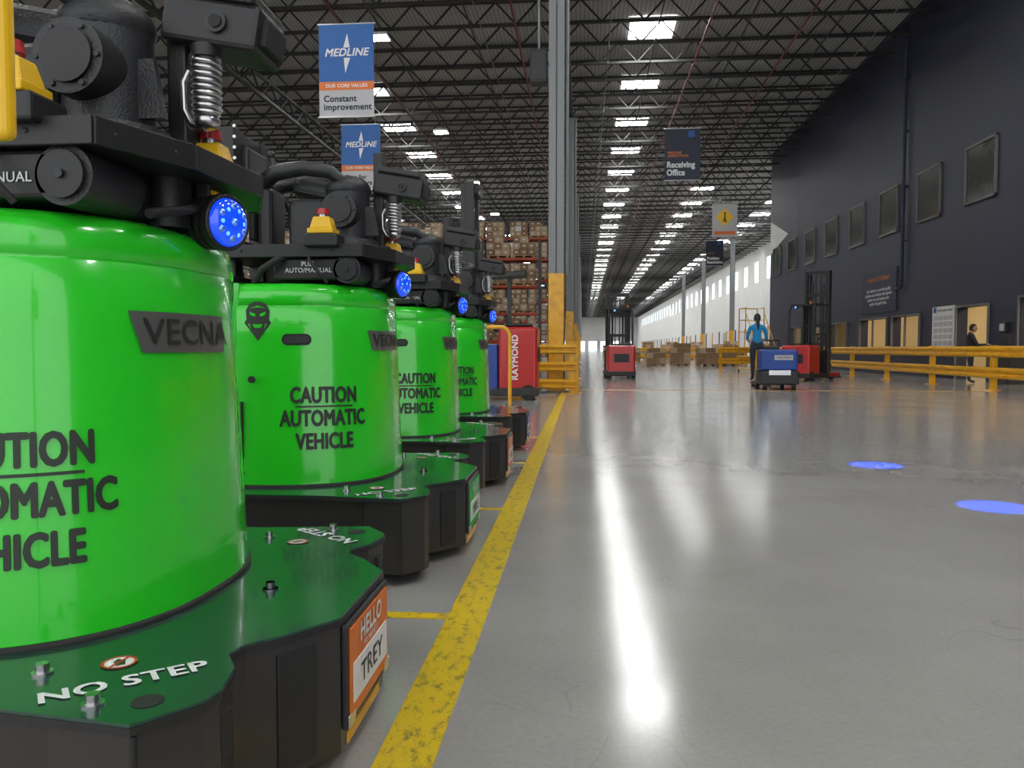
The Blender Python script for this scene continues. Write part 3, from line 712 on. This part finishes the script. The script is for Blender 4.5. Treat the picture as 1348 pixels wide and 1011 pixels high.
for sx in (-0.2,0.2): b.cyl((sx-0.05,2.4,0.05),(sx+0.05,2.4,0.05),0.05,BLACK2,seg=12)
b.done('pallet_tugger_truck',(4.66,19.75,0),-0.06)

# rolling ladder
b=B()
for sx in (-0.4,0.4):
    b.tube([(sx,-0.8,0.1),(sx,0.5,1.7),(sx,0.5,2.7)],0.025,YEL,seg=8); b.tube([(sx,1.2,0.1),(sx,1.2,2.7),(sx,0.5,2.7)],0.025,YEL,seg=8); b.tube([(sx,-0.75,0.9),(sx,0.5,2.5)],0.02,YEL,seg=8)
    b.tube([(sx,-0.8,0.12),(sx,1.2,0.12)],0.025,YEL,seg=8); b.tube([(sx,0.5,2.2),(sx,1.2,2.2)],0.02,YEL,seg=8)
    for yy in (-0.8,1.2): b.cyl((sx-0.02,yy,0.06),(sx+0.02,yy,0.06),0.06,BLACK2,seg=12)
for k in range(6): b.box((0,-0.6+k*0.22,0.32+k*0.27),(0.8,0.2,0.03),YEL,0.004)
b.box((0,0.85,1.7),(0.8,0.7,0.04),YEL); b.tube([(-0.4,1.2,2.2),(0.4,1.2,2.2)],0.02,YEL,seg=8); b.tube([(-0.4,1.2,2.7),(0.4,1.2,2.7)],0.02,YEL,seg=8)
b.done('rolling_ladder',(7.3,34.0,0),0.2)

# ------------------------------------------------------------ pallet racks and goods
def rack(name,x0,bays,y,levels=(0.15,1.4,2.7,4.0,5.3),top=6.2,bw=2.7,dp=1.1):
    b=B()
    for i in range(bays+1):
        x=x0+i*bw
        for yy in (y,y+dp): b.box((x,yy,top/2),(0.10,0.08,top),RACKB)
        z=0.3
        while z<top-0.5: b.strut((x,y,z),(x,y+dp,z+0.55),0.035,RACKB); b.strut((x,y,z+0.55),(x,y+dp,z+0.55),0.03,RACKB); z+=0.55
    for z in levels[1:]:
        for i in range(bays):
            for yy in (y,y+dp): b.box((x0+(i+0.5)*bw,yy,z-0.06),(bw,0.06,0.11),RACKO)
            b.box((x0+(i+0.5)*bw,y+dp/2,z-0.01),(bw,dp,0.02),WOOD)
    par=b.done(name)
    g=B()
    for z in levels:
        zz=0.0 if z<0.5 else z
        for i in range(bays):
            for k in range(2):
                cx=x0+(i+0.27+0.46*k)*bw
                for j in range(3): g.box((cx-0.45+0.45*j,y+dp/2,zz+0.05),(0.12,1.0,0.1),WOOD)
                g.box((cx,y+dp/2,zz+0.11),(1.12,1.02,0.03),WOOD)
                hh=random.choice((0.6,0.8,0.8,0.95,0.95,0.95,0.8))
                nz=int(hh/0.3+0.4)
                for q in range(nz):
                    for p in range(3):
                        if q==nz-1 and random.random()<0.15: continue
                        m=random.choice((CARD,CARD,CARD2,CARD2,WHITE if random.random()<0.2 else CARD))
                        g.box((cx-0.36+0.36*p+random.uniform(-.01,.01),y+dp/2,zz+0.125+0.15+q*0.3),(0.34,0.9,0.285),m)
                        g.box((cx-0.36+0.36*p,y+dp/2-0.452,zz+0.125+0.15+q*0.3),(0.12,0.005,0.07),WHITE)
    g.done('palletized_cartons',parent=par)
rack('pallet_rack',-15.6,5,38.0)
rack('pallet_rack',-15.6,5,50.0,levels=(0.15,1.4,2.7,4.0,5.3,6.6,7.9),top=9.0)
rack('pallet_rack',-16,4,30.0,levels=(0.15,1.5,3.0,4.5),top=5.6)
rack('pallet_rack',-31,5,34.0,levels=(0.15,1.4,2.7,4.0,5.3,6.6),top=7.6)
def stack(x,y,nz,seed):
    random.seed(seed); g=B()
    for j in range(3): g.box((-0.45+0.45*j,0,0.05),(0.12,1.0,0.1),WOOD)
    g.box((0,0,0.115),(1.15,1.05,0.03),WOOD)
    for q in range(nz):
        for p in range(3):
            for r in range(2): g.box((-0.36+0.36*p,-0.24+0.48*r,0.13+0.15+q*0.3),(0.34,0.45,0.285),random.choice((CARD,CARD2,CARD)))
    g.done('carton_pallet',(x,y,0))
for k,(x,y,n) in enumerate(((4.2,47,2),(5.6,47.2,3),(7.0,46.5,2),(8.2,47,3),(3.4,56,3),(5.0,57,2),(6.6,56,4),(8.3,56,3),(10.8,58,3),(12.5,58,4),(3.1,68,4),(5.2,69,3),(7.2,70,4),(9.4,70,3),(-2.6,60,4),(2.6,85,4),(11,66,4),(13,72,5),(4.6,51,3),(6.2,51.5,4),(7.8,51,3),(10.9,63,4),(4.0,78,5),(6.3,79,5),(8.7,80,5),(11,79,5))):
    stack(x,y,n,k+3)

# ------------------------------------------------------------ banners
def banner_base(b,w,h,m):
    b.box((0,0,-h/2),(w,0.012,h),m); b.cyl((-w/2-0.03,0,0),(w/2+0.03,0,0),0.018,STEEL,seg=10); b.cyl((-w/2-0.03,0,-h),(w/2+0.03,0,-h),0.018,STEEL,seg=10)
def cables(b,w,zt):
    for sx in (-w*0.42,w*0.42): b.cyl((sx,0,0),(sx,0,ZC-0.9-zt),0.005,BLACK,seg=5)
def value_banner(x,y,zt,txt,w=1.2,h=1.96):
    b=B(); banner_base(b,w,h,GREY); f=-0.008
    b.box((0,f,-h*0.31),(w,0.004,h*0.62),BANBLUE); b.box((0,f,-h*0.665),(w,0.004,h*0.09),ORANGE)
    c=-h*0.31; st=[(0.02,0.40),(0.07,0.10),(0.36,0.03),(0.09,-0.06),(-0.02,-0.42),(-0.05,-0.07),(-0.36,-0.02),(-0.06,0.09)]
    M=face_negY(0,f-0.004,c)
    b.raw([(p[0]*w*0.95,p[1]*w*0.85,0) for p in st],[list(range(8))],WHITE,False,M)
    b.box((0,f-0.006,c),(w*0.76,0.002,w*0.18),BANBLUE)
    b.text('MEDLINE',w*0.19,face_negY(0,f-0.009,c),WHITE,shear=0.25,bold=0.03)
    b.text('OUR CORE VALUES',w*0.085,face_negY(0,f-0.004,-h*0.665),WHITE)
    b.text(txt,w*0.155,face_negY(-w*0.42,f,-h*0.85),NAVY,align='LEFT',bold=0.035)
    cables(b,w,zt); b.done('hanging_banner',(x,y,zt))
value_banner(-5.08,17,7.93,'Constant\nimprovement')
value_banner(-6.75,24,7.78,'Care for\ncoworkers')
def dark_banner(x,y,zt,l1,l2,w=1.2,h=1.75):
    b=B(); banner_base(b,w,h,NAVY); b.box((w*0.25,-0.009,-h*0.11),(w*0.18,0.004,w*0.18),BANBLUE)
    b.text(l1,w*0.095,face_negY(-w*0.42,-0.01,-h*0.50),ORANGE,align='LEFT',bold=0.03); b.text(l2,w*0.235,face_negY(-w*0.44,-0.01,-h*0.78),WHITE,align='LEFT',bold=0.045,sx=0.85)
    cables(b,w,zt); b.done('hanging_banner',(x,y,zt))
dark_banner(3.35,28,8.5,'MEDLINE\nOPERATIONS','Receiving\nOffice')
dark_banner(9.1,57,8.5,'MEDLINE','Problem\nResolution')
b=B(); banner_base(b,1.2,1.6,GREY); b.box((0,-0.009,-0.66),(0.62,0.004,0.62),ESTOPY,rot=(0,45,0)); b.box((0,-0.009,-1.42),(1.0,0.004,0.16),ORANGE)
b.sph((0,-0.015,-0.46),(0.05,0.006,0.05),INK,10); b.tube([(0,-0.016,-0.52),(0,-0.016,-0.72),(0.08,-0.016,-0.89)],0.03,INK,seg=6); b.tube([(0,-0.016,-0.72),(-0.08,-0.016,-0.89)],0.03,INK,seg=6)
cables(b,1.2,8.05); b.done('hanging_sign',(6.85,40,8.05))
b=B(); banner_base(b,1.25,1.9,WHITE); b.box((0,-0.009,-1.62),(1.25,0.004,0.36),RED); b.text('RECEIVING',0.2,face_negY(0,-0.012,-1.62),WHITE); b.text('Dock\nOffice',0.3,face_negY(0,-0.012,-0.7),NAVY)
cables(b,1.25,8.72); b.done('hanging_banner',(7.15,14,8.72))

# ------------------------------------------------------------ people
def person(name,loc,rz,J,shirt,pants,longsleeve=False,ponytail=True,beanie=None):
    names=list(J.keys()); idx={n:i for i,n in enumerate(names)}
    edges=[('pelvis','belly'),('belly','chest'),('chest','upchest'),('upchest','neck'),('neck','skull')]
    for s in 'LR':
        edges+=[('pelvis','hip'+s),('hip'+s,'thigh'+s),('thigh'+s,'knee'+s),('knee'+s,'calf'+s),('calf'+s,'ankle'+s),('ankle'+s,'toe'+s),
                ('upchest','sh'+s),('sh'+s,'bicep'+s),('bicep'+s,'elbow'+s),('elbow'+s,'wrist'+s),('wrist'+s,'palm'+s)]
    me=bpy.data.meshes.new('sk'); me.from_pydata([J[n][0] for n in names],[(idx[a],idx[c]) for a,c in edges],[]); me.update()
    ob=bpy.data.objects.new('sk',me); scene.collection.objects.link(ob)
    sk=ob.modifiers.new('s','SKIN'); sk.use_smooth_shade=True
    for n in names:
        r=J[n][1]; r=(r,r) if not isinstance(r,tuple) else r
        d=me.skin_vertices[0].data[idx[n]]; d.radius=r; d.use_root=(n=='pelvis')
    sb=ob.modifiers.new('ss','SUBSURF'); sb.levels=2; sb.render_levels=2
    dg=bpy.context.evaluated_depsgraph_get(); m2=bpy.data.meshes.new_from_object(ob.evaluated_get(dg))
    vs=[v.co.copy() for v in m2.vertices]; b=B()
    segs=[]
    for a,c in edges:
        n=a+c
        if any(k in n for k in ('thigh','knee','calf')) or n.startswith('pelvis'): mt=pants
        elif 'toe' in n: mt=SHOE
        elif 'belly' in n or 'chest' in n or ('sh' in n and 'thigh' not in n): mt=shirt
        elif 'bicep' in n: mt=shirt
        elif 'elbow' in n: mt=shirt if longsleeve else SKIN
        else: mt=SKIN
        if a=='pelvis' and c=='belly': mt=shirt
        if a=='upchest' and c=='neck': mt=shirt
        segs.append((Vector(J[a][0]),Vector(J[c][0]),mt))
    def near(p):
        best=None;bm_=None
        for a,c,mt in segs:
            d=c-a; t=max(0,min(1,(p-a).dot(d)/d.length_squared)); q=(a+d*t-p).length
            if best is None or q<best-1e-4: best=q;bm_=mt
        return bm_
    groups={}
    for p in m2.polygons: groups.setdefault(near(p.center),[]).append(list(p.vertices))
    b.v.extend(vs)
    for mt,fl in groups.items():
        k=b.mi(mt)
        for f in fl: b.f.append(f); b.m.append(k); b.sm.append(True)
    bpy.data.objects.remove(ob)
    hc=Vector(J['skull'][0])+Vector((0,0.015,0.075))
    bm=bmesh.new(); bmesh.ops.create_uvsphere(bm,u_segments=24,v_segments=18,radius=1.0)
    for v in bm.verts:
        x,y,z=v.co; w=1.0-0.22*max(0,-z)**1.2
        fy=y*0.098
        if y>0 and abs(x)<0.22 and -0.35<z<0.1: fy+=0.018*(1-abs(x)/0.22)*(1-abs(z+0.12)/0.25 if abs(z+0.12)<0.25 else 0)
        if y>0.4 and 0.0<z<0.2 and 0.2<abs(x)<0.5: fy-=0.006
        v.co=Vector((hc.x+x*0.076*w,hc.y+fy,hc.z+z*0.118))
    b.bmadd(bm,SKIN,True)
    for sx in (-1,1):
        b.sph((hc.x+sx*0.03,hc.y+0.083,hc.z+0.008),(0.012,0.008,0.008),WHITE,10); b.sph((hc.x+sx*0.03,hc.y+0.0895,hc.z+0.008),(0.005,0.004,0.005),HAIR,8)
        b.sph((hc.x+sx*0.076,hc.y-0.005,hc.z-0.005),(0.012,0.02,0.032),SKIN,10); b.box((hc.x+sx*0.03,hc.y+0.088,hc.z+0.026),(0.03,0.008,0.006),HAIR,0.002)
    b.sph((hc.x,hc.y+0.083,hc.z-0.055),(0.024,0.009,0.007),LIPS,10)
    bm=bmesh.new(); bmesh.ops.create_uvsphere(bm,u_segments=24,v_segments=16,radius=1.0)
    kill=[v for v in bm.verts if (v.co.y>0.25 and v.co.z<0.45) or v.co.z<-0.62]
    bmesh.ops.delete(bm,geom=kill,context='VERTS')
    for v in bm.verts: v.co=Vector((hc.x+v.co.x*0.085,hc.y-0.004+v.co.y*0.106,hc.z+0.008+v.co.z*0.124))
    b.bmadd(bm,beanie or HAIR,True)
    if ponytail:
        b.tube([(hc.x,hc.y-0.09,hc.z+0.03),(hc.x,hc.y-0.14,hc.z+0.0),(hc.x,hc.y-0.15,hc.z-0.09),(hc.x+0.01,hc.y-0.135,hc.z-0.2),(hc.x+0.01,hc.y-0.12,hc.z-0.3)],[0.022,0.036,0.040,0.032,0.008],HAIR,seg=12)
    for s in 'LR':
        pw=Vector(J['wrist'+s][0]); pp=Vector(J['palm'+s][0]); d=(pp-pw).normalized(); side=Vector((1 if s=='R' else -1,0,0)); side=(side-d*side.dot(d)).normalized(); dn=Vector((0,0,-1)); dn=(dn-d*dn.dot(d)); dn=dn.normalized() if dn.length>0.1 else Vector((0,1,0))
        for k,l in enumerate((0.062,0.072,0.068,0.054)):
            base=pp-d*0.012+side*(-0.027+0.018*k); b.tube([base,base+d*l*0.45,base+d*l*0.75+dn*l*0.3,base+d*l*0.8+dn*l*0.65],[0.010,0.0095,0.009,0.007],SKIN,seg=8)
        base=pw+d*0.03-side*0.025; b.tube([base,base-side*0.022+d*0.025,base-side*0.024+d*0.05+dn*0.015],[0.011,0.010,0.008],SKIN,seg=8)
    b.done(name,(loc[0],loc[1],loc[2]),rz)

Jst={'pelvis':((0,0,0.93),0.125),'belly':((0,0.005,1.06),0.115),'chest':((0,0,1.22),0.125),'upchest':((0,-0.01,1.345),0.10),'neck':((0,0,1.44),0.05),'skull':((0,0.012,1.49),0.05)}
def mirror(d):
    out=dict(Jst)
    for s,g in (('L',-1),('R',1)):
        for n,(p,r) in d.items(): out[n+s]=((g*p[0],p[1],p[2]),r)
    return out
J1=mirror({'hip':((0.09,0,0.88),0.10),'thigh':((0.10,0.01,0.70),0.085),'knee':((0.10,0.02,0.48),0.06),'calf':((0.10,-0.015,0.34),0.058),'ankle':((0.10,-0.02,0.09),0.04),'toe':((0.12,0.13,0.04),0.04),
 'sh':((0.165,-0.01,1.335),0.06),'bicep':((0.215,0.0,1.2),0.05),'elbow':((0.235,0.02,1.05),0.04),'wrist':((0.17,0.22,1.02),0.026),'palm':((0.16,0.29,1.02),(0.034,0.022))})
person('woman_worker',(4.33,20.45,0.18),-0.05,J1,SHIRT,PANTS)
J2=mirror({'hip':((0.09,0,0.88),0.10),'thigh':((0.10,0.01,0.70),0.085),'knee':((0.10,0.02,0.48),0.06),'calf':((0.10,-0.015,0.34),0.058),'ankle':((0.10,-0.02,0.09),0.04),'toe':((0.12,0.13,0.04),0.04),
 'sh':((0.175,0.02,1.335),0.065),'bicep':((0.21,0.09,1.21),0.058),'elbow':((0.22,0.16,1.09),0.048),'wrist':((0.15,0.38,1.11),0.030),'palm':((0.14,0.45,1.11),(0.034,0.022))})
J2['chest']=((0,0.01,1.22),0.145); J2['skull']=((0,0.05,1.49),0.05)
person('man_worker',(10.95,23.75,0),-math.pi/2-0.35,J2,DARKC,PANTS,longsleeve=True,ponytail=False,beanie=DARKC)
b=B(); b.box((0,0,1.05),(0.4,0.8,0.04),WOOD,0.006); b.box((0,0,0.515),(0.34,0.7,1.03),CAST,0.01); b.box((0.0,0.15,1.25),(0.04,0.4,0.28),BLACK,0.01); b.box((0,0.15,1.09),(0.12,0.12,0.06),BLACK)
b.done('standing_workstation',(11.72,23.2,0),0)

# ------------------------------------------------------------ lights
def spot(x,y):  # stands in for a forklift's blue light; overhead lamp and housing are added
    l=bpy.data.lights.new('blue_spot','SPOT'); l.color=(0.0,0.07,1.0); l.energy=36000; l.spot_blend=0.12; l.shadow_soft_size=0.02; l.spot_size=math.radians(2.25)
    b=B(); b.cyl((0,0,0.02),(0,0,0.25),0.09,BLACK,seg=20); b.cyl((0,0,0.25),(0,0,0.9),0.012,BLACK,seg=6)
    for k in range(4): b.cyl((0,0,0.06+k*0.045),(0,0,0.08+k*0.045),0.105,CAST,seg=20)
    hz=ZC-1.95; par=b.done('added_blue_spot_housing',(x,y,hz))
    o=bpy.data.objects.new('lamp',l); scene.collection.objects.link(o); o.parent=par; o.location=(0,0,-0.02)
spot(2.50,7.05); spot(2.60,5.25)
w=bpy.data.worlds.new('World'); scene.world=w; w.use_nodes=True
w.node_tree.nodes['Background'].inputs[0].default_value=(0.96,0.98,1.0,1); w.node_tree.nodes['Background'].inputs[1].default_value=1.7

# ------------------------------------------------------------ camera
cd=bpy.data.cameras.new('camera'); cd.sensor_width=36; cd.lens=1050/1348*36; cd.clip_start=0.05; cd.clip_end=1000
co=bpy.data.objects.new('camera',cd); scene.collection.objects.link(co)
co.location=(0,0,1.0); co.rotation_euler=(math.radians(90-2.56),0,math.radians(5.1))
scene.camera=co
